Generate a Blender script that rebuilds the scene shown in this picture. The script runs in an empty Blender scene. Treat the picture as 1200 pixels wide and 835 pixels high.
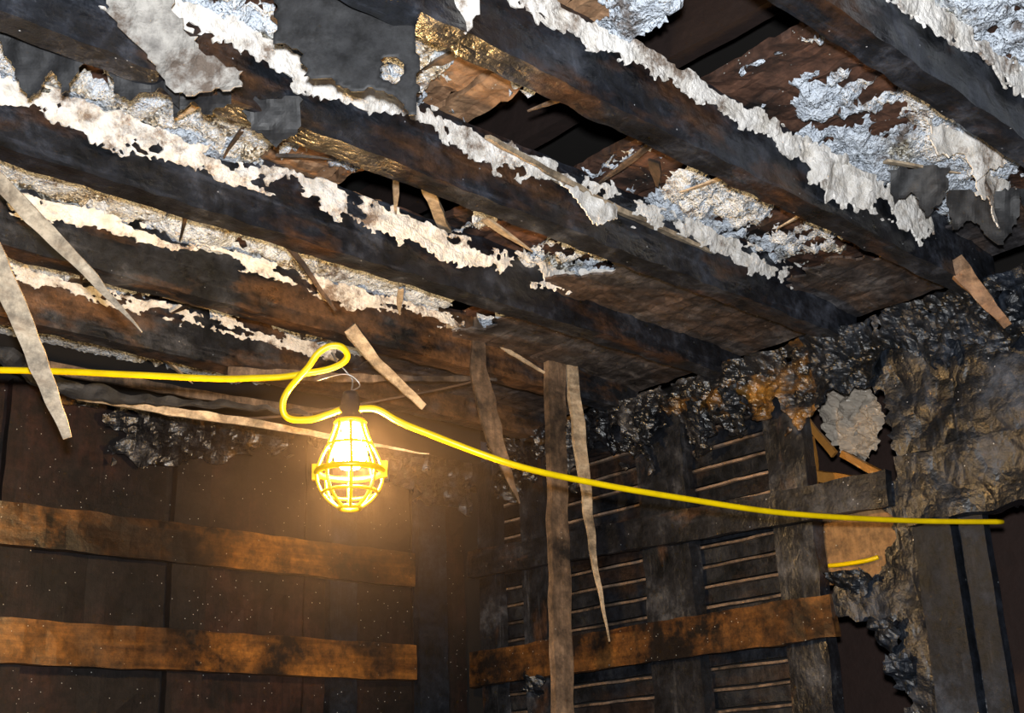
import bpy, math, random
from mathutils import Vector, Matrix, noise
random.seed(7)
scn = bpy.context.scene
try:
    scn.view_settings.view_transform = 'Standard'
    scn.view_settings.look = 'None'
except Exception:
    pass

# ------------------------------------------------------------------ camera
cam = bpy.data.cameras.new("camera"); cam.sensor_width = 36.0; cam.lens = 1450/1200*36
cam.clip_start = 0.02
camo = bpy.data.objects.new("camera", cam); scn.collection.objects.link(camo)
camo.matrix_world = Matrix(((.7316,-.2033,-.6508,0),(-.6807,-.2721,-.6802,0),(-.03877,.94056,-.33743,1.5),(0,0,0,1)))
scn.camera = camo
CAM = Vector((0,0,1.5))

# ------------------------------------------------------------------ helpers
def fb(x,y,z=0.0,o=4,h=0.8): return noise.fractal(Vector((x,y,z)),h,2.0,o)
def nz(x,y,z=0.0): return noise.noise(Vector((x,y,z)))
def V(*a): return Vector(a)

class MB:
    def __init__(s): s.v=[]; s.f=[]; s.m=[]
    def add(s,vs,fs,mi=0):
        o=len(s.v); s.v.extend([tuple(v) for v in vs]); s.f.extend([tuple(i+o for i in f) for f in fs]); s.m.extend([mi]*len(fs))
    def box(s,x0,x1,y0,y1,z0,z1,mi=0):
        vs=[(x,y,z) for x in (x0,x1) for y in (y0,y1) for z in (z0,z1)]
        s.add(vs,[(0,1,3,2),(4,6,7,5),(0,4,5,1),(2,3,7,6),(0,2,6,4),(1,5,7,3)],mi)
    def beam(s,pts,w,h,side,seg=0.03,amp=0.002,taper=None,mi=0,res=0.02,seed=0.0,fr=14.0):
        P=[Vector(p) for p in pts]
        L=[0.0]
        for i in range(1,len(P)): L.append(L[-1]+(P[i]-P[i-1]).length)
        n=max(2,int(L[-1]/seg))
        side=Vector(side)
        nw=max(1,int(w/res)); nh=max(1,int(h/res))
        sec=[]
        for i in range(nw): sec.append((-.5+i/nw,-.5))
        for i in range(nh): sec.append((.5,-.5+i/nh))
        for i in range(nw): sec.append((.5-i/nw,.5))
        for i in range(nh): sec.append((-.5,.5-i/nh))
        k=len(sec); vs=[]; fs=[]
        for j in range(n+1):
            d=L[-1]*j/n; t=j/n
            i=1
            while i<len(L)-1 and L[i]<d: i+=1
            a=(d-L[i-1])/max(1e-6,L[i]-L[i-1])
            c=P[i-1].lerp(P[i],a); tg=(P[i]-P[i-1]).normalized()
            sd=(side-tg*side.dot(tg)).normalized(); nn=tg.cross(sd)
            ts=taper(t) if taper else 1.0
            for (a1,b1) in sec:
                p=c+sd*(a1*w*ts)+nn*(b1*h*(0.4+0.6*ts if taper else 1))
                q=p*fr+V(seed,seed*2,0)
                dis=V(nz(q.x,q.y,q.z),nz(q.x+9,q.y,q.z),nz(q.x,q.y+9,q.z))*amp
                vs.append(p+dis)
        for j in range(n):
            for i in range(k):
                i2=(i+1)%k
                fs.append((j*k+i,j*k+i2,(j+1)*k+i2,(j+1)*k+i))
        fs.append(tuple(range(k))[::-1]); fs.append(tuple(n*k+i for i in range(k)))
        s.add(vs,fs,mi)
    def tube(s,pts,r,n=8,closed=False,mi=0,smooth=0):
        P=[Vector(p) for p in pts]
        if smooth:
            Q=[]; m=len(P)
            rng=m if closed else m-1
            for i in range(rng):
                p0=P[(i-1)%m] if (closed or i>0) else P[0]; p1=P[i]; p2=P[(i+1)%m]
                p3=P[(i+2)%m] if (closed or i+2<m) else P[-1]
                for j in range(smooth):
                    t=j/smooth
                    Q.append(0.5*((2*p1)+(p2-p0)*t+(2*p0-5*p1+4*p2-p3)*t*t+(3*p1-p0-3*p2+p3)*t**3))
            if not closed: Q.append(P[-1])
            P=Q
        m=len(P); vs=[]; fs=[]; prev=None
        for i in range(m):
            if closed: tg=(P[(i+1)%m]-P[i-1]).normalized()
            else: tg=(P[min(i+1,m-1)]-P[max(i-1,0)]).normalized()
            if prev is None:
                u=tg.orthogonal().normalized()
            else:
                u=(prev-tg*prev.dot(tg)).normalized()
            prev=u; w=tg.cross(u)
            for a in range(n):
                an=2*math.pi*a/n
                vs.append(P[i]+(u*math.cos(an)+w*math.sin(an))*r)
        for i in range(m if closed else m-1):
            i2=(i+1)%m
            for a in range(n):
                b=(a+1)%n
                fs.append((i*n+a,i*n+b,i2*n+b,i2*n+a))
        if not closed:
            fs.append(tuple(range(n))[::-1]); fs.append(tuple((m-1)*n+a for a in range(n)))
        s.add(vs,fs,mi)
    def lathe(s,prof,c,n=24,mi=0):
        vs=[];fs=[]
        for (r,z) in prof:
            for a in range(n):
                an=2*math.pi*a/n; vs.append((c[0]+r*math.cos(an),c[1]+r*math.sin(an),c[2]+z))
        for i in range(len(prof)-1):
            for a in range(n):
                b=(a+1)%n; fs.append((i*n+a,i*n+b,(i+1)*n+b,(i+1)*n+a))
        s.add(vs,fs,mi)
    def grid(s,nu,nv,fun,mi=0):
        idx={}; vs=[]; fs=[]
        for i in range(nu+1):
            for j in range(nv+1):
                r=fun(i/nu,j/nv)
                if r is not None: idx[(i,j)]=len(vs); vs.append(r)
        for i in range(nu):
            for j in range(nv):
                q=[idx.get((i,j)),idx.get((i+1,j)),idx.get((i+1,j+1)),idx.get((i,j+1))]
                q=[a for a in q if a is not None]
                if len(q)>=3: fs.append(tuple(q))
        s.add(vs,fs,mi)
    def build(s,name,mats,smooth=False,solid=0.0,parent=None):
        me=bpy.data.meshes.new(name); me.from_pydata(s.v,[],s.f)
        for m in mats: me.materials.append(m)
        me.polygons.foreach_set("material_index",s.m)
        if smooth: me.polygons.foreach_set("use_smooth",[True]*len(s.f))
        me.update()
        o=bpy.data.objects.new(name,me); scn.collection.objects.link(o)
        if solid:
            md=o.modifiers.new("thickness",'SOLIDIFY'); md.thickness=solid; md.offset=0
        if parent: o.parent=parent
        return o

def inpoly(x,y,poly):
    c=False; j=len(poly)-1
    for i in range(len(poly)):
        xi,yi=poly[i]; xj,yj=poly[j]
        if (yi>y)!=(yj>y) and x<(xj-xi)*(y-yi)/(yj-yi)+xi: c=not c
        j=i
    return c

def sheet(mb,org,e1,e2,poly,holes=(),res=0.006,rag=0.006,bump=0.01,curl=0.0,seed=0.0,mi=0,fr=9):
    """torn sheet lying in the plane org,e1,e2 with outline poly (metres)"""
    org=Vector(org); e1=Vector(e1).normalized(); e2=Vector(e2); e2=(e2-e1*e2.dot(e1)).normalized(); n=e1.cross(e2)
    xs=[p[0] for p in poly]; ys=[p[1] for p in poly]
    x0,x1,y0,y1=min(xs)-rag,max(xs)+rag,min(ys)-rag,max(ys)+rag
    def f(u,v):
        a=x0+(x1-x0)*u; b=y0+(y1-y0)*v
        aa=a+rag*fb(a*40+seed,b*40,seed,3); bb=b+rag*fb(a*40,b*40+seed,seed+5,3)
        if not inpoly(aa,bb,poly): return None
        for h in holes:
            if inpoly(aa,bb,h): return None
        d=bump*fb(a*fr+seed,b*fr,seed,3)+curl*(v-1)**2
        return org+e1*a+e2*b+n*d
    mb.grid(max(2,int((x1-x0)/res)),max(2,int((y1-y0)/res)),f,mi)

# ------------------------------------------------------------------ materials
def newmat(name):
    m=bpy.data.materials.new(name); m.use_nodes=True
    nt=m.node_tree; b=nt.nodes["Principled BSDF"]; return m,nt,b
def N(nt,t,**k):
    n=nt.nodes.new(t)
    for a,v in k.items(): setattr(n,a,v)
    return n
def coords(nt,scale=(1,1,1),rot=(0,0,0)):
    tc=N(nt,'ShaderNodeTexCoord'); mp=N(nt,'ShaderNodeMapping'); mp.inputs['Scale'].default_value=scale; mp.inputs['Rotation'].default_value=rot
    nt.links.new(tc.outputs['Object'],mp.inputs['Vector']); return mp.outputs[0]
def noi(nt,vec,scale,detail=6,rough=.6,dist=0):
    n=N(nt,'ShaderNodeTexNoise'); n.inputs['Scale'].default_value=scale; n.inputs['Detail'].default_value=min(detail,6); n.inputs['Roughness'].default_value=rough; n.inputs['Distortion'].default_value=dist
    nt.links.new(vec,n.inputs['Vector']); return n.outputs['Fac']
def ramp(nt,fac,stops,interp='LINEAR'):
    r=N(nt,'ShaderNodeValToRGB'); r.color_ramp.interpolation=interp
    e=r.color_ramp.elements
    while len(e)<len(stops): e.new(0.5)
    for i,(p,c) in enumerate(stops):
        e[i].position=p; e[i].color=(c[0],c[1],c[2],1) if not isinstance(c,(int,float)) else (c,c,c,1)
    nt.links.new(fac,r.inputs['Fac']); return r.outputs['Color']
def mix(nt,fac,a,b,bt='MIX'):
    m=N(nt,'ShaderNodeMix',data_type='RGBA',blend_type=bt)
    for s,v in ((0,fac),(6,a),(7,b)):
        if isinstance(v,(int,float)): m.inputs[s].default_value=v
        elif isinstance(v,tuple): m.inputs[s].default_value=(*v,1)
        else: nt.links.new(v,m.inputs[s])
    return m.outputs[2]
def mul(nt,a,b,op='MULTIPLY'):
    m=N(nt,'ShaderNodeMath',operation=op)
    for i,v in enumerate((a,b)):
        if isinstance(v,(int,float)): m.inputs[i].default_value=v
        else: nt.links.new(v,m.inputs[i])
    return m.outputs[0]
def flecks(nt,vec,scale=90,size=.16,dens=.55):
    v=N(nt,'ShaderNodeTexVoronoi'); v.inputs['Scale'].default_value=scale; nt.links.new(vec,v.inputs['Vector'])
    a=mul(nt,v.outputs['Distance'],size,'LESS_THAN')
    sx=N(nt,'ShaderNodeSeparateColor'); nt.links.new(v.outputs['Color'],sx.inputs[0])
    b=mul(nt,sx.outputs[0],dens,'LESS_THAN'); return mul(nt,a,b)
def bump(nt,b,h,strength=.5,dist=.01,prev=None):
    bp=N(nt,'ShaderNodeBump'); bp.inputs['Strength'].default_value=strength; bp.inputs['Distance'].default_value=dist
    nt.links.new(h,bp.inputs['Height'])
    if prev: nt.links.new(prev,bp.inputs['Normal'])
    nt.links.new(bp.outputs[0],b.inputs['Normal']); return bp.outputs[0]
def grain(axis,lo=3,hi=45): 
    s=[hi,hi,hi]; s['XYZ'.index(axis)]=lo; return tuple(s)
def grit(nt,o,c,lo=.4,hi=1.0):
    g=noi(nt,o,38,4,.75)
    return mix(nt,1.0,c,ramp(nt,g,[(.36,lo),(.60,hi)]),'MULTIPLY')

def char_mat(name,axis='X',brown=.35,bcol=(.16,.075,.035),fl=.03,light=(.10,.105,.12),dark=(.004,.005,.006),mid=(.018,.020,.026),rlo=.3,rhi=.6,bmp=.5,streak=.5,gator=.0,spec=.7,gs=(20,46)):
    m,nt,b=newmat(name)
    o=coords(nt); g=coords(nt,grain(axis,4,30))
    n1=noi(nt,o,7,6,.7); n2=noi(nt,g,1.0,4,.6)
    c=ramp(nt,n1,[(.34,dark),(.54,mid),(.74,light)])
    if streak:
        st=noi(nt,coords(nt,grain(axis,1.8,24)),1.0,4,.7)
        c=mix(nt,ramp(nt,st,[(.57,0.0),(.74,streak)]),c,tuple(x*1.15 for x in light))
    if brown>0:
        wood=ramp(nt,n2,[(.3,tuple(x*.3 for x in bcol)),(.7,bcol)])
        n3=noi(nt,coords(nt,(1.5 if axis=='X' else 4,1.5 if axis=='Y' else 4,1.5 if axis=='Z' else 4)),1.6,5,.65)
        lo=.5+(.35-brown)*.5
        c=mix(nt,ramp(nt,n3,[(lo,0.0),(lo+.12,.85)]),c,wood)
    c=grit(nt,o,c)
    if fl: c=mix(nt,flecks(nt,o,70,.11,fl*2),c,(.4,.42,.45))
    nt.links.new(c,b.inputs['Base Color'])
    r=ramp(nt,n1,[(.3,rlo),(.7,rhi)]); nt.links.new(r,b.inputs['Roughness'])
    p=None
    if gator:
        v=N(nt,'ShaderNodeTexVoronoi',feature='DISTANCE_TO_EDGE'); v.inputs['Scale'].default_value=1
        nt.links.new(coords(nt,grain(axis,*gs)),v.inputs['Vector'])
        h=ramp(nt,v.outputs['Distance'],[(0,0.0),(.2,1.0)])
        p=bump(nt,b,h,gator,.004)
    bump(nt,b,n1,bmp,.02,p)
    b.inputs['Specular IOR Level'].default_value=spec
    return m
def wood_mat(name,axis,c0,c1,scorch=.45,fl=.03,rough=.7,sc=(.010,.007,.006),big=0.0,spec=.5):
    m,nt,b=newmat(name)
    o=coords(nt); g=coords(nt,grain(axis,2.5,38))
    n2=noi(nt,g,1.0,5,.65,.6)
    wood=ramp(nt,n2,[(.25,c0),(.75,c1)])
    n1=noi(nt,o,5,6,.7)
    c=mix(nt,ramp(nt,n1,[(scorch-.08,1.0),(scorch+.14,0.0)]),wood,sc)
    if big:
        nb=noi(nt,o,1.7,4,.6)
        c=mix(nt,ramp(nt,nb,[(big-.1,.92),(big+.1,0.0)]),c,sc)
    c=grit(nt,o,c,.5,1.05)
    if fl: c=mix(nt,flecks(nt,o,75,.11,fl*2.2),c,(.40,.40,.37))
    nt.links.new(c,b.inputs['Base Color']); b.inputs['Roughness'].default_value=rough
    b.inputs['Specular IOR Level'].default_value=spec
    p=bump(nt,b,n2,.3,.004); bump(nt,b,n1,.35,.012,p)
    return m

M_char=char_mat("charred_timber_x",'X',.24,mid=(.016,.019,.027),light=(.10,.112,.145),gator=.15,rlo=.24,rhi=.5,spec=.9)
M_charBr=char_mat("charred_timber_brown",'X',.42,bcol=(.22,.11,.05),rlo=.25,rhi=.55)
M_charY=char_mat("charred_timber_y",'Y',.22,mid=(.014,.015,.020),light=(.08,.085,.10))
M_charZ=char_mat("charred_timber_z",'Z',.18,light=(.12,.125,.14),mid=(.016,.018,.024),rlo=.3,rhi=.55,gator=.1)
M_charD=char_mat("charred_casing",'Z',.0,light=(.05,.06,.082),mid=(.012,.016,.025),rlo=.5,rhi=.7,bmp=.3,spec=.3)
M_charwall=char_mat("charred_plaster",'Z',.0,light=(.07,.088,.125),mid=(.008,.012,.020),rlo=.28,rhi=.55,bmp=.6,spec=.6,gator=.35,gs=(16,24))
M_panel=char_mat("sooted_ceiling_board",'X',.45,bcol=(.15,.10,.075),light=(.26,.245,.25),mid=(.07,.065,.07),dark=(.015,.014,.015),rlo=.5,rhi=.8,bmp=.25,spec=.4)
M_crumble=char_mat("crumbled_plaster",'Y',.25,bcol=(.5,.24,.04),light=(.14,.14,.15),mid=(.012,.013,.017),rlo=.2,rhi=.5,bmp=.8)
M_plank=wood_mat("sheathing_plank",'Y',(.04,.016,.010),(.21,.10,.06),.45,.18)
M_plankL=wood_mat("sheathing_plank_tan",'Y',(.16,.075,.035),(.45,.27,.15),.34,.06)
M_batten=wood_mat("batten_orange",'X',(.11,.036,.006),(.48,.195,.036),.46,.05,.4,big=.44)
M_battenY=wood_mat("batten_orange_y",'Y',(.10,.032,.006),(.40,.17,.04),.49,.04,.4,big=.43)
M_wallbd=wood_mat("scorched_wall_board",'Z',(.016,.006,.005),(.070,.027,.017),.47,.14,.7,big=.52,spec=.3)  # scorched board whose red tint also paints in the lamp's glow
M_grey=wood_mat("weathered_lath",'Z',(.08,.05,.03),(.34,.23,.15),.44,.02)
M_lath=wood_mat("raw_lath",'X',(.30,.21,.13),(.70,.58,.42),.36,.0)
M_dlath=wood_mat("dark_lath",'X',(.05,.03,.018),(.2,.12,.07),.45,.02)
M_slat=char_mat("slat_char",'Y',.35,bcol=(.06,.035,.024),fl=.0,light=(.05,.05,.05),streak=0,spec=.4)
M_slatedge=wood_mat("slat_edge",'Y',(.13,.08,.05),(.42,.29,.2),.45,.0)  # paler strip colour stands in for slat edges catching the flash

def insul_mat():
    m,nt,b=newmat("blown_insulation"); o=coords(nt)
    v=N(nt,'ShaderNodeTexVoronoi'); v.inputs['Scale'].default_value=170; nt.links.new(o,v.inputs['Vector'])
    sp=N(nt,'ShaderNodeSeparateColor'); nt.links.new(v.outputs['Color'],sp.inputs[0])
    grains=ramp(nt,sp.outputs[0],[(0,(.10,.085,.06)),(.3,(.34,.31,.24)),(.55,(.54,.51,.43)),(.82,(.78,.78,.75))],'CONSTANT')
    n1=noi(nt,o,6,5,.6); n60=noi(nt,o,60,4,.7)
    white=ramp(nt,n60,[(.3,(.44,.50,.59)),(.6,(.73,.80,.89))])
    c=mix(nt,ramp(nt,n1,[(.39,0.0),(.47,1.0)]),grains,white)
    n2=noi(nt,o,14,6,.7)
    c=mix(nt,ramp(nt,n2,[(.35,.9),(.45,0.0)]),c,(.10,.07,.05))
    nt.links.new(c,b.inputs['Base Color']); b.inputs['Roughness'].default_value=.95
    p=bump(nt,b,v.outputs['Distance'],.8,.006); bump(nt,b,n60,.9,.012,p)
    return m
M_ins=insul_mat()
def plaster_mat(name,c0,c1,soot,sc=(.13,.10,.08)):
    m,nt,b=newmat(name); o=coords(nt)
    n1=noi(nt,o,30,5,.65); n2=noi(nt,o,9,6,.75)
    c=ramp(nt,n1,[(.3,c0),(.6,c1)])
    c=mix(nt,ramp(nt,n2,[(soot-.06,1.0),(soot+.05,0.0)]),c,sc)
    nt.links.new(c,b.inputs['Base Color']); b.inputs['Roughness'].default_value=.9
    bump(nt,b,n1,.8,.012); return m
M_plas=plaster_mat("torn_plaster_paper",(.54,.50,.44),(.84,.82,.79),.42,(.20,.15,.115))
M_paper=plaster_mat("grey_torn_paper",(.16,.15,.14),(.42,.40,.37),.44)
M_flap=char_mat("charred_paper",'Z',.0,fl=0,light=(.055,.055,.058),mid=(.030,.031,.034),dark=(.018,.018,.020),rlo=.5,rhi=.75,bmp=.12,streak=0,spec=.5)
def simple(name,col,rough=.5,em=None,es=0,metal=0,bumpy=0,trans=0):
    m,nt,b=newmat(name)
    n=noi(nt,coords(nt),25,4,.6)
    c=ramp(nt,n,[(.3,tuple(x*.75 for x in col)),(.7,col)]); nt.links.new(c,b.inputs['Base Color'])
    b.inputs['Roughness'].default_value=rough; b.inputs['Metallic'].default_value=metal
    if bumpy: bump(nt,b,n,bumpy,.01)
    if em: b.inputs['Emission Color'].default_value=(*em,1); b.inputs['Emission Strength'].default_value=es
    return m
M_yel=simple("yellow_vinyl",(.9,.62,.0),.35)
M_cage=simple("yellow_cage_plastic",(.8,.50,.002),.35)
M_blk=simple("black_rubber",(.02,.02,.022),.5)
M_wire=simple("steel_wire",(.35,.33,.3),.4,metal=.8)
M_bwire=simple("burnt_wire",(.09,.055,.035),.6)
M_bulb=simple("glowing_bulb",(1,.9,.7),.3,em=(1,.62,.25),es=1450)
M_plastic=simple("wrinkled_plastic",(.42,.37,.31),.10,bumpy=.8)
M_tan=wood_mat("brown_board",'Z',(.20,.10,.035),(.36,.20,.08),.36,.02)
M_amber=simple("resin_amber_wood",(.4,.18,.04),.25,bumpy=.6)
M_dark=simple("unlit_dark",(.008,.006,.005),.9)  # near-black colour stands in for the unlit dark behind holes and gaps
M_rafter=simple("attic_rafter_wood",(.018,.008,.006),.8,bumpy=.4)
M_backwall=simple("far_room_wall",(.03,.013,.009),.8,bumpy=.4)
M_floor=simple("debris_floor",(.05,.045,.04),.9,bumpy=.5)

# ------------------------------------------------------------------ ceiling joists
ZB,ZT=2.62,2.775
JF={'G':.46,'D':.86,'C':1.27,'B':1.665,'A':2.05,'E':2.45,'F':2.83}
JW=.055
for i,k in enumerate(['G','D','C','B','A','E','F']):
    mb=MB(); y=JF[k]-JW/2
    mb.beam([(-.4,y,(ZB+ZT)/2),(2.83,y,(ZB+ZT)/2)],JW,ZT-ZB,(0,1,0),seg=.010,amp=.0045,res=.012,seed=i*3.1,fr=20)
    mb.build("ceiling_joist",[M_charBr if k in 'EF' else M_char])

names=['G','D','C','B','A','E','F']
bays=[]
for a,b in zip(names[:-1],names[1:]): bays.append((a+b,JF[a],JF[b]-JW))
bays.append(('FW',JF['F'],3.2))
holes={'DC':[(1.46,1.70)],'CB':[(1.46,1.76)],'BA':[(1.41,1.70)],'AE':[(2.0,2.12)],'EF':[(1.38,1.5)],'GD':[(1.55,1.63)]}
bare={'DC':[(1.15,1.36),(1.74,1.96)],'CB':[(1.29,1.46),(1.83,1.98)],'BA':[(1.25,1.40),(1.8,1.92)],'AE':[(1.48,1.56)],'EF':[(1.6,1.72)],'GD':[(1.8,1.95)]}
tan={'DC':(1.1,1.42),'CB':(1.25,1.46),'BA':(1.2,1.4),'AE':(1.45,1.6),'EF':(1.5,1.75)}
xend={'GD':2.7,'DC':2.62,'CB':2.55,'BA':2.22,'AE':2.12,'EF':2.0,'FW':1.9}
mb=MB()
for nm,y0,y1 in bays:
    x=-.4; j=0
    while x<2.83:
        w=random.choice([.135,.15,.17,.18])
        x2=min(x+w,2.83)
        hs=[h for h in holes.get(nm,[]) if h[0]<x2 and h[1]>x]
        spans=[(x,x2)]
        for h in hs:
            spans=[(x,h[0]),(h[1],x2)]
        for (a,b) in spans:
            if b-a<.02: continue
            tt=tan.get(nm,(9,9)); isb=tt[0]<(a+b)/2<tt[1]
            tilt=random.uniform(-.006,.006)
            mb.beam([((a+b)/2,y0-.02,ZT+.014+tilt),((a+b)/2,y1+.02,ZT+.014-tilt)],(b-a)-random.uniform(.004,.02),.018,(1,0,0),seg=.015,amp=.009,mi=1 if isb else 0,fr=34)
        x=x2; j+=1
mb.build("ceiling",[M_plank,M_plankL])
mb=MB()
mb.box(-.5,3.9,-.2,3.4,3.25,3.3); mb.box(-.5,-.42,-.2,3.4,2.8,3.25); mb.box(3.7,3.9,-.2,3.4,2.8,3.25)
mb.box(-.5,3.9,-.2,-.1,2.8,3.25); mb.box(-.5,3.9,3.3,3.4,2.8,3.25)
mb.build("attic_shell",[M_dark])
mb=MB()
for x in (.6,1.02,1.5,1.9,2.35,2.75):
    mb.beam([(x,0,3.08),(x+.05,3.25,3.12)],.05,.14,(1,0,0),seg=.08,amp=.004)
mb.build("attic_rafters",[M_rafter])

mb=MB()
def flush(nm,xa,z,seed,mi=0):
    for n2,y0,y1 in bays:
        if n2!=nm: continue
        def f(u,v):
            x=xa+(2.83-xa)*u; y=y0+(y1-y0)*v
            if x<xa+.10+.10*fb(y*9+seed,x*3,seed): return None
            return (x,y,z+.006*fb(x*12,y*12,seed)-.04*max(0,u-.8)+ .004*(1 if int((x+.3)/.19)%2 else 0))
        mb.grid(int((2.83-xa)/.01),30,f,mi)
flush('BA',1.95,2.70,1); flush('CB',2.40,2.70,2); flush('AE',1.98,2.70,3); flush('DC',2.5,2.74,4); flush('EF',1.9,2.70,5)
mb.build("sooted_ceiling_boards",[M_panel],solid=.006)

# blown-in insulation clinging to the sheathing
mb=MB()
for bi,(nm,y0,y1) in enumerate(bays):
    xe=xend[nm]; res=.0055 if nm in('DC','CB','BA','GD') else .008
    xs=.3
    def f(u,v):
        x=xs+(xe+.1-xs)*u; y=y0+(y1-y0)*v
        m=fb(x*5.5+bi*7,y*5.5,1.3,4,.7)*1.0+.40*fb(x*26,y*26,bi,4,.5)
        m+=.28+.35*(v-.5)
        for b0,b1 in bare.get(nm,[]):
            if b0-.02<x<b1+.02: m-=.55
        for h0,h1 in holes.get(nm,[]):
            e=.035*fb(y*20,x*4,bi,4)
            if h0-.01+e<x<h1+.01+e: return None
        if x>xe-.1: m-=(x-xe+.1)*4
        if nm in('AE','EF','FW'): m+=.2
        if m<0: return None
        th=.004+.032*min(1,m*1.2)+.010*abs(fb(x*55,y*55,3,3))
        return (x,y,ZT+.004-th)
    mb.grid(int((xe+.1-xs)/res),int((y1-y0)/res),f)
mb.build("blown_insulation",[M_ins],smooth=True)

# ragged plaster / lath paper strip left along the joists
mb=MB()
def strip(k,x0,x1,low,seed,mi=0,wd=.03,reach=.6,drop=-.34):
    yn=JF[k]-JW
    def f(u,v):
        x=x0+(x1-x0)*u
        w=wd*(1+.5*fb(x*4,seed,0,3))
        s=v
        lim=reach+.28*fb(x*5,seed,2,4,.7)+.10*fb(x*26,s*6,seed,4,.5)+.05*fb(x*80,s*16,seed,2)
        if s>lim: return None
        if s<.08+.15*fb(x*14,s*4,seed+7,3): return None
        y=yn-w*(1-s)**1.1-.006+.005*fb(x*22,s*3,seed)-.02*max(0,s-.75)*fb(x*9,seed,4)
        z=ZT-.026-.01*fb(x*5,seed,3)-low*1.5*s+.005*fb(x*26,s*7,seed+4)
        if fb(x*5+seed*3,s*1.5,9.0,5,.5)<drop: return None
        e=min(x-x0,x1-x)
        if e<.1 and fb(x*20,s*3,seed)*.05+e<.05*s: return None
        return (x,y,z)
    mb.grid(int((x1-x0)/.0045),22,f,mi)
strip('D',.9,2.45,.06,1,drop=-.28)
strip('C',.5,2.15,.06,2,reach=.52,drop=-.28); strip('C',2.0,2.50,.085,8,reach=.75)
strip('B',.3,2.55,.065,3,wd=.04,reach=.60)
strip('A',.60,2.12,.065,4,wd=.04,reach=.66,drop=-.42)
strip('E',.3,2.1,.05,5,wd=.03)
strip('F',.3,1.95,.05,6,wd=.03)
mb.build("torn_plaster_strips",[M_plas],solid=.005)

# ------------------------------------------------------------------ hanging torn sheets
R1=(.7316,-.6807,0); UPV=(-.05,-.1,1)
mb=MB()
sheet(mb,(.875,1.385,2.67),R1,UPV,[(-.015,.08),(.19,.08),(.195,-.02),(.205,-.10),(.20,-.205),(.19,-.21),(.175,-.19),(.16,-.165),(.13,-.16),(.11,-.165),(.07,-.145),(.03,-.135),(.02,-.085),(-.02,-.07)],
      holes=[[(.145,-.135),(.150,-.105),(.168,-.10),(.18,-.125),(.165,-.150)]],rag=.005,bump=.012,curl=.02,seed=3,fr=6)
mb.build("charred_paper_flap",[M_flap],solid=.003,smooth=True)
mb=MB()
sheet(mb,(.66,1.58,2.69),R1,(-.2,-.4,.9),[(-.01,.06),(.11,.06),(.12,-.03),(.165,-.09),(.22,-.125),(.225,-.15),(.17,-.155),(.13,-.165),(.10,-.14),(.06,-.08),(.02,-.04)],rag=.007,bump=.02,curl=.03,seed=11,fr=14)
mb.build("torn_grey_paper",[M_paper],solid=.003)
mb=MB()
for (o,pl,sd) in [((.64,1.72,2.66),[(-.08,.03),(.05,.03),(.07,-.03),(.03,-.08),(.01,-.04),(-.03,-.09),(-.06,-.02)],4),
                  ((.76,1.66,2.65),[(-.05,.04),(.06,.03),(.09,-.02),(.08,-.09),(.05,-.04),(.0,-.06),(-.03,-.05)],6),
                  ((.86,1.64,2.63),[(-.05,.04),(.06,.03),(.07,-.02),(.03,-.05),(.0,-.02),(-.03,-.05)],16),
                  ((1.0,1.60,2.62),[(-.07,.03),(.05,.03),(.04,-.02),(.0,-.065),(-.05,-.02)],8),
                  ((2.28,1.10,2.70),[(-.07,.04),(.06,.04),(.05,-.03),(.01,-.075),(-.02,-.02),(-.06,-.04)],18),
                  ((2.45,1.05,2.68),[(-.09,.04),(.08,.04),(.07,-.04),(.02,-.09),(-.03,-.03),(-.07,-.05)],19),
                  ((2.60,.95,2.70),[(-.09,.04),(.08,.04),(.07,-.04),(.02,-.09),(-.03,-.03),(-.07,-.05)],22)]:
    sheet(mb,o,R1,(-.2,-.3,.9),pl,rag=.006,bump=.02,curl=.02,seed=sd)
mb.build("charred_paper_peelings",[M_flap],solid=.003)
mb=MB()
for (o,e,pl,sd) in [((1.09,1.21,2.66),R1,[(-.03,.04),(.03,.04),(.02,-.01),(.005,-.05),(-.015,-.02)],2),
                  ((2.08,1.19,2.69),(1,-.1,-.1),[(-.10,.04),(.12,.03),(.12,-.02),(.09,-.05),(.075,-.02),(.05,-.06),(.03,-.03),(-.01,-.07),(-.03,-.02),(-.07,-.05)],5),
                  ((2.25,.98,2.73),(1,-.2,0),[(-.14,.03),(.10,.03),(.15,-.01),(.08,-.03),(.04,-.07),(.0,-.02),(-.08,-.04)],9),
                  ((2.42,1.02,2.70),(1,.1,0),[(-.10,.04),(.10,.05),(.13,-.01),(.06,-.03),(.04,-.08),(-.02,-.02),(-.08,-.04)],10),
                  ((2.36,.90,2.70),(1,.4,0),[(-.10,.04),(.10,.05),(.13,-.01),(.06,-.02),(.04,-.05),(-.02,-.02),(-.08,-.04)],12),
                  ((2.20,1.90,2.735),(1,-.6,0),[(-.12,.02),(.10,.03),(.09,-.01),(.02,-.03),(-.08,-.02)],14),
                  ((1.75,1.58,2.68),(1,0,0),[(-.10,.02),(.10,.02),(.09,-.01),(.02,-.045),(-.04,-.01)],13)]:
    sheet(mb,o,e,(0,-.4,.9),pl,rag=.009,bump=.02,curl=.02,seed=sd)
mb.build("torn_white_paper",[M_plas],solid=.003)

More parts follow.
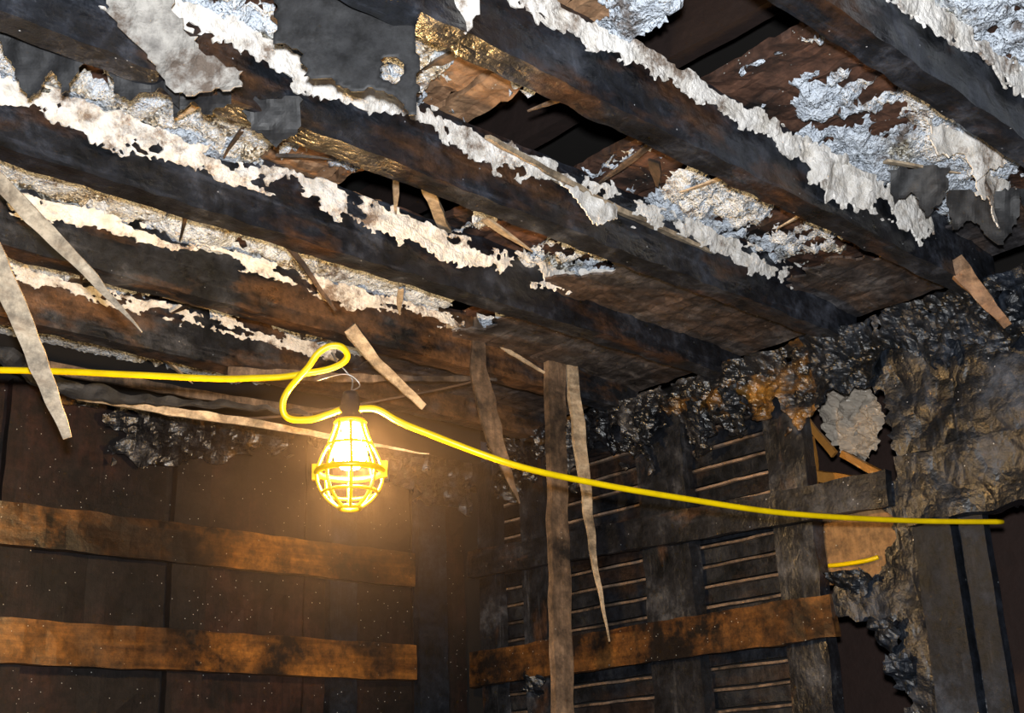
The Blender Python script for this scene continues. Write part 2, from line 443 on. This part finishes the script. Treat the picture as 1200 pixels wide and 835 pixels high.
# loose broken lath ends caught between the joists
mb=MB(); rr=random.Random(21)
for i in range(46):
    nm,y0,y1=bays[rr.choice([1,2,2,3,3,4,4,5,5,6])]
    x=rr.uniform(.9,min(2.3,xend[nm])); y=rr.uniform(y0+.04,y1-.06)
    L=rr.uniform(.06,.24); a=rr.uniform(-.7,.7)+(0 if rr.random()<.6 else 1.4)
    dx,dy=math.cos(a)*L/2,math.sin(a)*L/2
    if abs(dy)>.13: dy*=.13/abs(dy)
    y=min(max(y,y0+abs(dy)),y1-abs(dy))
    z=rr.uniform(2.70,2.745); dz=rr.uniform(-.03,.02)
    mb.beam([(x-dx,y-dy,z+.02),(x+dx,y+dy,z+dz)],rr.uniform(.012,.028),.006,(0,1,.3) if abs(dx)>abs(dy) else (1,0,.2),seg=.015,amp=.004,
            taper=lambda t:1-.8*max(0,(t-.4)/.6),mi=rr.choice([0,0,1,1,2]),res=.01,seed=i)
mb.build("broken_lath_debris",[M_lath,M_dlath,M_grey])

# ------------------------------------------------------------------ splinters & hanging laths
def splinter(name,pts,w,h,side,mat,taper,amp=.003,seed=0):
    m=MB(); m.beam(pts,w,h,side,seg=.012,amp=amp,taper=taper,res=.01,seed=seed,fr=25); return m.build(name,[mat])
tp=lambda t:1-.93*max(0,(t-.55)/.45)**1.3
splinter("lath_splinter",[(.50,2.0,2.68),(.67,1.94,2.52),(.80,1.88,2.38),(.90,1.85,2.275)],.028,.008,(.6,-.6,.4),M_lath,tp,seed=1)
splinter("lath_splinter",[(.54,1.98,2.68),(.66,1.985,2.46),(.76,1.985,2.28),(.845,1.985,2.11)],.036,.008,(.8,-.6,.2),M_lath,lambda t:1-.6*max(0,(t-.6)/.4)**2,seed=2)
splinter("lath_splinter",[(1.20,2.79,2.46),(1.54,2.51,2.385),(1.86,2.25,2.30)],.020,.008,(0,0,1),M_lath,lambda t:(.4+.6*min(1,t*4))*(1-.9*max(0,(t-.5)/.5)),seed=3)
splinter("burnt_strip",[(.70,3.12,2.60),(1.05,2.85,2.555),(1.10,2.80,2.50),(1.16,2.74,2.465),(1.25,2.68,2.44),(1.40,2.60,2.435),(1.62,2.40,2.40)],.05,.012,(.3,.2,1),M_flap,lambda t:1-.85*max(0,(t-.3)/.7),amp=.012,seed=4)
splinter("lath_splinter",[(2.16,2.385,2.77),(2.15,2.385,2.62),(2.19,2.37,2.42),(2.265,2.36,2.25)],.055,.010,(1,-.3,0),M_grey,lambda t:(.55+.45*min(1,t*3))*(1-.95*max(0,(t-.6)/.4)),seed=5)
splinter("lath_splinter",[(1.72,2.39,2.64),(1.80,2.385,2.565),(1.95,2.375,2.47)],.035,.010,(.3,-.3,1),M_lath,lambda t:1-.5*t,seed=6)
splinter("lath_splinter",[(1.30,2.07,2.66),(1.36,2.06,2.60),(1.44,2.05,2.51)],.016,.008,(1,-.3,.4),M_dlath,lambda t:1-.7*t,seed=7)
splinter("lath_splinter",[(2.05,2.40,2.72),(2.2,2.39,2.72),(2.42,2.39,2.66)],.022,.010,(0,-.3,1),M_lath,lambda t:1-.7*t,seed=8)
splinter("lath_splinter",[(1.60,1.63,2.70),(1.75,1.67,2.72),(1.95,1.78,2.725)],.03,.012,(0,1,0),M_lath,lambda t:1-.5*t,seed=9)
splinter("lath_splinter",[(1.25,1.62,2.765),(1.7,1.98,2.75)],.03,.012,(0,1,0),M_lath,lambda t:1-.2*t,seed=10)
splinter("lath_splinter",[(2.62,1.22,2.66),(2.66,1.19,2.58),(2.72,1.16,2.50)],.05,.02,(.5,-.8,0),M_plankL,lambda t:1-.6*t,amp=.008,seed=12)
splinter("lath_splinter",[(1.45,1.56,2.72),(1.80,1.60,2.71),(2.2,1.60,2.70)],.028,.012,(0,1,.3),M_lath,lambda t:.3+.7*math.sin(math.pi*min(1,t*.9+.1)),seed=14)
splinter("lath_splinter",[(1.60,2.77,2.60),(1.9,2.6,2.60),(2.25,2.42,2.62)],.03,.01,(0,0,1),M_grey,lambda t:1-.6*t,amp=.006,seed=15)
splinter("lath_splinter",[(1.2,3.0,2.60),(1.6,2.95,2.59),(2.1,2.9,2.60)],.03,.01,(0,0,1),M_grey,lambda t:1-.4*t,seed=16)
e=bpy.data.objects.new("hanging_batten",None); scn.collection.objects.link(e)
m=MB(); m.beam([(2.450,2.38,2.755),(2.425,2.38,2.2),(2.405,2.38,1.6),(2.34,2.38,.0)],.068,.02,(1,0,0),seg=.015,amp=.004,res=.012); m.build("batten_board",[M_grey],parent=e)
m=MB(); m.beam([(2.510,2.375,2.74),(2.510,2.36,2.5),(2.53,2.35,2.15),(2.565,2.34,1.90)],.04,.012,(1,-.2,0),seg=.012,amp=.004,taper=lambda t:1-.95*max(0,(t-.35)/.65),res=.01); m.build("split_strip",[M_lath],parent=e)
m=MB(); m.beam([(2.40,2.385,2.735),(2.60,2.385,2.755)],.04,.015,(0,0,1),seg=.02,amp=.004); m.build("nailed_cleat",[M_grey],parent=e)

m=MB(); m.tube([(1.30,2.71,2.44),(1.63,2.67,2.455),(2.06,2.50,2.565),(2.30,2.43,2.65),(2.56,2.365,2.735)],.004,6,smooth=8)
m.build("burnt_wire",[M_bwire],smooth=True)

# ------------------------------------------------------------------ caged work light
LX,LY=1.318,1.825; ZTOP=2.18
root=bpy.data.objects.new("caged_work_light",None); scn.collection.objects.link(root)
def cz(d): return ZTOP-d
S=.90
prof=[(.030,0),(.036,.02),(.047,.045),(.060,.07),(.068,.095),(.066,.115),(.056,.135),(.042,.15),(.022,.163)]
prof=[(r*S,z) for r,z in prof]
m=MB()
for a in range(8):
    an=2*math.pi*a/8+.2
    m.tube([(LX+r*math.cos(an),LY+r*math.sin(an),cz(d)) for r,d in prof],.0032,6,smooth=3)
for r,d,t in [(.030,0,.005),(.047,.045,.003),(.068,.095,.006),(.056,.135,.0032),(.022,.163,.004)]:
    r*=S
    m.tube([(LX+r*math.cos(2*math.pi*a/32),LY+r*math.sin(2*math.pi*a/32),cz(d)) for a in range(32)],t,6,closed=True)
m.build("cage",[M_cage],smooth=True,parent=root)
m=MB()
for sgn in (-1,1):
    cx=LX+sgn*.064*.73; cy=LY-sgn*.064*.68
    m.beam([(cx,cy,cz(.078)),(cx,cy,cz(.108))],.012,.012,(.73,-.68,0),seg=.01,amp=0)
m.build("cage_latches",[M_cage],parent=root)
m=MB(); m.lathe([(.002,.062),(.014,.06),(.017,.05),(.018,.035),(.023,.03),(.024,.005),(.030,.002),(.030,-.006),(.02,-.008),(.002,-.008)],(LX,LY,ZTOP),24)
m.build("socket",[M_blk],smooth=True,parent=root)
m=MB(); m.lathe([(.013,-.004),(.016,-.018),(.024,-.034),(.030,-.050),(.031,-.062),(.027,-.077),(.016,-.088),(.001,-.091)],(LX,LY,ZTOP),12)
m.build("bulb",[M_bulb],smooth=True,parent=root)
m=MB(); m.tube([(LX,LY,ZTOP+.055),(LX+.005,LY,ZTOP+.085),(LX-.01,LY,ZTOP+.10),(LX-.025,LY+.01,ZTOP+.12),(LX-.03,LY+.02,ZTOP+.14)],.0018,6,smooth=6)
m.tube([(LX-.005,LY,ZTOP+.06),(LX+.015,LY-.01,ZTOP+.075),(LX-.01,LY,ZTOP+.095),(LX-.05,LY+.04,ZTOP+.085)],.0015,6,smooth=6)
m.build("hanging_hook",[M_wire],smooth=True,parent=root)

# thin smoky haze, added to give the lamp a bloom-like glow
sm=bpy.data.materials.new("glow_haze"); sm.use_nodes=True; nt=sm.node_tree; nt.nodes.clear()
out=N(nt,'ShaderNodeOutputMaterial'); vs_=N(nt,'ShaderNodeVolumeScatter'); vs_.inputs['Color'].default_value=(1,.74,.58,1); vs_.inputs['Anisotropy'].default_value=.2
tc=N(nt,'ShaderNodeTexCoord'); gr=N(nt,'ShaderNodeTexGradient',gradient_type='SPHERICAL'); nt.links.new(tc.outputs['Object'],gr.inputs['Vector'])
ns=noi(nt,tc.outputs['Object'],1.6,1,.5,0)
d=mul(nt,mul(nt,gr.outputs['Fac'],ramp(nt,ns,[(.35,.35),(.65,1.0)])),.16)
nt.links.new(d,vs_.inputs['Density']); nt.links.new(vs_.outputs[0],out.inputs['Volume'])
m=MB()
rings=12; segs=20; vv=[];ff=[]
for i in range(rings+1):
    th=math.pi*i/rings
    for j in range(segs):
        ph=2*math.pi*j/segs; vv.append((math.sin(th)*math.cos(ph),math.sin(th)*math.sin(ph),math.cos(th)))
for i in range(rings):
    for j in range(segs):
        k=(j+1)%segs; ff.append((i*segs+j,(i+1)*segs+j,(i+1)*segs+k,i*segs+k))
m.add(vv,ff); so=m.build("lamp_glow_haze",[sm]); so.location=(LX+.10,LY+.12,2.04); so.scale=(.46,.46,.40)

# yellow extension cord with loop (loop lies in one slanted plane)
O=Vector((LX,LY,2.097)); E1=Vector((.7316,-.6807,-.0388)); E2=Vector((-.2033,-.2721,.9406))
lp=[(-.254,.162),(-.175,.163),(-.125,.165),(-.08,.172),(-.04,.180),(-.013,.193),(-.006,.208),(-.018,.222),(-.04,.221),(-.06,.207),(-.075,.185),(-.095,.163),(-.115,.140),(-.125,.118),(-.122,.095),(-.105,.086),(-.07,.087),(-.04,.096),(-.018,.104)]
off=[0,0,0,.0,.008,.008,.006,0,-.004,-.008,-.008,-.006,0,0,0,0,0,0,0]
pts=[(-.47,3.19,2.34),(.2,2.71,2.31),(.80,2.215,2.287),(.97,2.065,2.272)]
pts+=[O+E1*a+E2*b+Vector((-.65,-.68,-.3))*(-c) for (a,b),c in zip(lp,off)]
m=MB(); m.tube(pts,.0062,10,smooth=8)
rt=[O+E1*.018+E2*.106, O+E1*.05+E2*.105,O+E1*.09+E2*.083,(1.405,1.712,2.15),(1.54,1.62,2.088),(1.72,1.577,2.068),(1.924,1.527,2.055),(2.18,1.465,2.045),(2.5,1.37,2.05),(2.735,1.262,2.055)]
m.tube(rt,.0062,10,smooth=8)
m.build("yellow_extension_cord",[M_yel],smooth=True)

# ------------------------------------------------------------------ left wall  (plane y = 3.2)
mb=MB()
mb.box(-.6,2.95,3.27,3.33,0,2.8,2)
x=-.6
while x<2.8:
    w=random.choice([.42,.5,.38]); x2=min(x+w,2.82)
    yb=3.235+random.uniform(0,.012)
    mb.beam([((x+x2)/2,yb,0.0),((x+x2)/2,yb,2.62)],x2-x-.006,.02,(1,0,0),seg=.05,amp=.006,res=.05,mi=0)
    x=x2
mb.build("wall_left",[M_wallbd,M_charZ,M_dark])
for sx,w in ((.75,.1),(1.24,.09),(1.745,.11),(2.28,.1),(2.64,.12)):
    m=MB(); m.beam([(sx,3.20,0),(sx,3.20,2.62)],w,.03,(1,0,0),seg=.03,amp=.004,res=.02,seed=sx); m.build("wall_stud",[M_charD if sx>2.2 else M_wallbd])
for z in (2.22,1.925,1.62,1.32,1.0):
    m=MB(); m.beam([(-.6,3.165,z),(2.54,3.165,z)],.11,.025,(0,0,1),seg=.03,amp=.005,res=.02,seed=z*3); m.build("wall_batten",[M_batten])
mb=MB()
def f(u,v):
    x=-.3+3.1*u; z=2.38+.24*v
    if fb(x*4,z*5,2.2,4,.6)+ (v-.66)*1.1<0: return None
    return (x,3.16+.02*fb(x*8,z*8,4,4,.6),z)
mb.grid(260,30,f)
mb.build("charred_plaster_remnant",[M_crumble],solid=.006)

# ------------------------------------------------------------------ right wall (plane x = 2.82)
mb=MB()
z=.04; i=0
while z<2.6:
    mb.beam([(2.905,1.95,z+.022),(2.905,3.22,z+.022)],.042,.014,(.0,0,1),seg=.05,amp=.003,mi=0,seed=i,res=.03)
    mb.beam([(2.893,1.95,z+.048),(2.893,3.22,z+.048)],.007,.016,(0,0,1),seg=.03,amp=.003,mi=1,seed=i+.5)
    z+=.058; i+=1
mb.box(2.93,2.95,1.95,3.3,0,2.62,2)
mb.build("wall_right",[M_slat,M_slatedge,M_dark])
for (ya,yb2,lean) in ((2.83,2.95,0),(2.24,2.42,0),(1.82,1.945,.01),(3.08,3.16,0)):
    m=MB(); m.beam([(2.85,(ya+yb2)/2+lean,0),(2.85,(ya+yb2)/2,2.6)],yb2-ya,.05,(0,1,0),seg=.03,amp=.006,res=.02,seed=ya); m.build("wall_stud",[M_charZ])
m=MB(); m.beam([(2.80,3.18,2.265),(2.80,1.57,2.205)],.09,.025,(0,0,1),seg=.03,amp=.006,res=.02,seed=4); m.build("wall_batten",[M_charY])
m=MB(); m.beam([(2.80,3.18,1.915),(2.80,1.77,1.915)],.11,.025,(0,0,1),seg=.03,amp=.005,res=.02,seed=6); m.build("wall_batten",[M_battenY])
m=MB(); m.beam([(2.80,3.18,1.5),(2.80,1.83,1.5)],.11,.025,(0,0,1),seg=.03,amp=.005,res=.02,seed=6); m.build("wall_batten",[M_battenY])
m=MB(); m.beam([(2.87,.6,2.585),(2.87,3.25,2.585)],.08,.08,(1,0,0),seg=.02,amp=.012,res=.02,fr=18); m.build("top_plate",[M_charY])
mb=MB()
def f(u,v):
    y=.7+2.3*u; z=2.40+.24*v
    if fb(y*7,z*7,5.2,4,.6)+(v-.46)*1.5<0: return None
    return (2.775-.04*v*v+.035*fb(y*8,z*8,6,4,.6),y,z)
mb.grid(380,44,f)
for i,fc in enumerate(mb.f):
    if mb.v[fc[0]][1]<1.72: mb.m[i]=1
mb.build("crumbled_plaster",[M_crumble,M_charwall],solid=.006)
mb=MB()
poly=[(.3,2.10),(.3,2.62),(1.70,2.62),(1.66,2.52),(1.56,2.46),(1.545,2.25),(1.60,2.18),(1.58,2.10),(1.64,2.0),(1.76,1.99),(1.79,1.93),(1.70,1.88),(1.60,1.87),(1.60,1.84),(1.64,1.78),(1.60,1.70),(1.66,1.62),(1.62,1.3),(1.80,1.2),(1.80,0),(1.36,0),(1.36,2.10)]
sheet(mb,(2.82,0,0),(0,1,0),(0,0,1),poly,res=.009,rag=.02,bump=.014,seed=21,fr=6)
mb.build("wall_right_plaster",[M_charwall],solid=.02)
mb=MB()
for (o,pl,sd) in [((2.77,1.62,1.86),[(-.04,.03),(.05,.03),(.04,-.03),(.0,-.10),(-.03,-.03)],31),((2.77,1.70,1.99),[(-.08,.02),(.07,.03),(.05,-.03),(-.02,-.05)],32),((2.77,1.60,1.75),[(-.03,.05),(.03,.05),(.03,-.04),(.0,-.06),(-.03,-.03)],33),
                  ((2.76,2.86,1.84),[(-.05,.03),(.05,.03),(.03,-.03),(.0,-.05),(-.04,-.03)],34),((2.70,1.95,2.50),[(-.03,.06),(.04,.06),(.02,-.03),(.0,-.08),(-.02,-.03)],35),((2.72,2.1,2.5),[(-.04,.06),(.04,.06),(.02,-.03),(.0,-.1),(-.02,-.03)],36),((2.70,2.28,2.51),[(-.05,.06),(.04,.06),(.02,-.03),(-.01,-.06),(-.02,-.03)],37)]:
    sheet(mb,o,(0,1,.1),(-.3,0,1),pl,rag=.012,bump=.03,curl=.03,seed=sd,fr=16)
mb.build("charred_plaster_flakes",[M_charwall],solid=.003)
e=bpy.data.objects.new("door_1",None); scn.collection.objects.link(e)
m=MB()
m.beam([(2.765,1.475,0),(2.765,1.455,2.13)],.085,.025,(0,1,0),seg=.03,amp=.003,res=.02)
m.beam([(2.755,1.415,0),(2.755,1.40,2.12)],.022,.04,(0,1,0),seg=.03,amp=.002,res=.02)
m.beam([(2.775,1.365,0),(2.775,1.35,2.10)],.06,.03,(0,1,0),seg=.03,amp=.002,res=.02)
m.build("door_casing_side",[M_charD],parent=e)
m=MB(); m.beam([(2.755,1.50,2.175),(2.755,.3,2.175)],.17,.045,(0,0,1),seg=.02,amp=.014,res=.015); m.build("door_header",[M_charwall],parent=e)

m=MB(); m.box(3.62,3.66,-.2,3.4,0,2.8); m.build("wall_back",[M_backwall])
m=MB(); m.beam([(2.885,1.60,2.10),(2.885,1.94,2.125)],.22,.012,(0,0,1),seg=.03,amp=.004,res=.03); m.build("brown_board_panel",[M_tan])
mb=MB()
sheet(mb,(3.0,1.755,2.47),(0,1,0),(-.2,0,1),[(-.07,.10),(.06,.11),(.08,.03),(.05,-.03),(.06,-.09),(.0,-.12),(-.05,-.10),(-.09,-.02)],rag=.012,bump=.035,seed=41,fr=26,res=.005)
sheet(mb,(3.03,1.79,2.50),(0,1,.2),(.2,0,1),[(-.07,.08),(.08,.09),(.10,.0),(.03,-.12),(-.05,-.06)],rag=.012,bump=.035,seed=43,fr=22,res=.005)
mb.build("crumpled_plastic_sheet",[M_plastic],solid=.0015)
mb=MB()
for (y,z,w,l,a) in [(1.93,2.40,.03,.16,.2),(1.89,2.34,.02,.2,-.1),(1.86,2.44,.02,.14,.5),(1.80,2.30,.03,.16,1.2),(1.74,2.33,.02,.12,.9)]:
    mb.beam([(2.98,y-math.sin(a)*l/2,z-math.cos(a)*l/2),(2.96,y+math.sin(a)*l/2,z+math.cos(a)*l/2)],w,.012,(0,1,0),seg=.02,amp=.008,res=.01)
mb.build("splintered_wood_scraps",[M_amber])
m=MB(); m.tube([(2.862,1.81,2.053),(2.862,1.77,2.05),(2.86,1.70,2.048),(2.868,1.665,2.053)],.006,8,smooth=6); m.build("yellow_extension_cord",[M_yel],smooth=True)

m=MB(); m.box(-.6,3.66,-.6,3.33,-.08,0); m.build("floor",[M_floor])

# ------------------------------------------------------------------ lights
def light(name,typ,loc,en,col,rad):
    l=bpy.data.lights.new(name,typ); l.energy=en; l.color=col
    l.shadow_soft_size=rad
    o=bpy.data.objects.new(name,l); o.location=loc; scn.collection.objects.link(o); return o
light("camera_flash",'POINT',CAM+Vector((-.02,-.02,.07)),320,(.97,.985,1),.02)
w=bpy.data.worlds.new("World"); scn.world=w; w.use_nodes=True
w.node_tree.nodes["Background"].inputs[0].default_value=(.5,.53,.62,1)
w.node_tree.nodes["Background"].inputs[1].default_value=.045
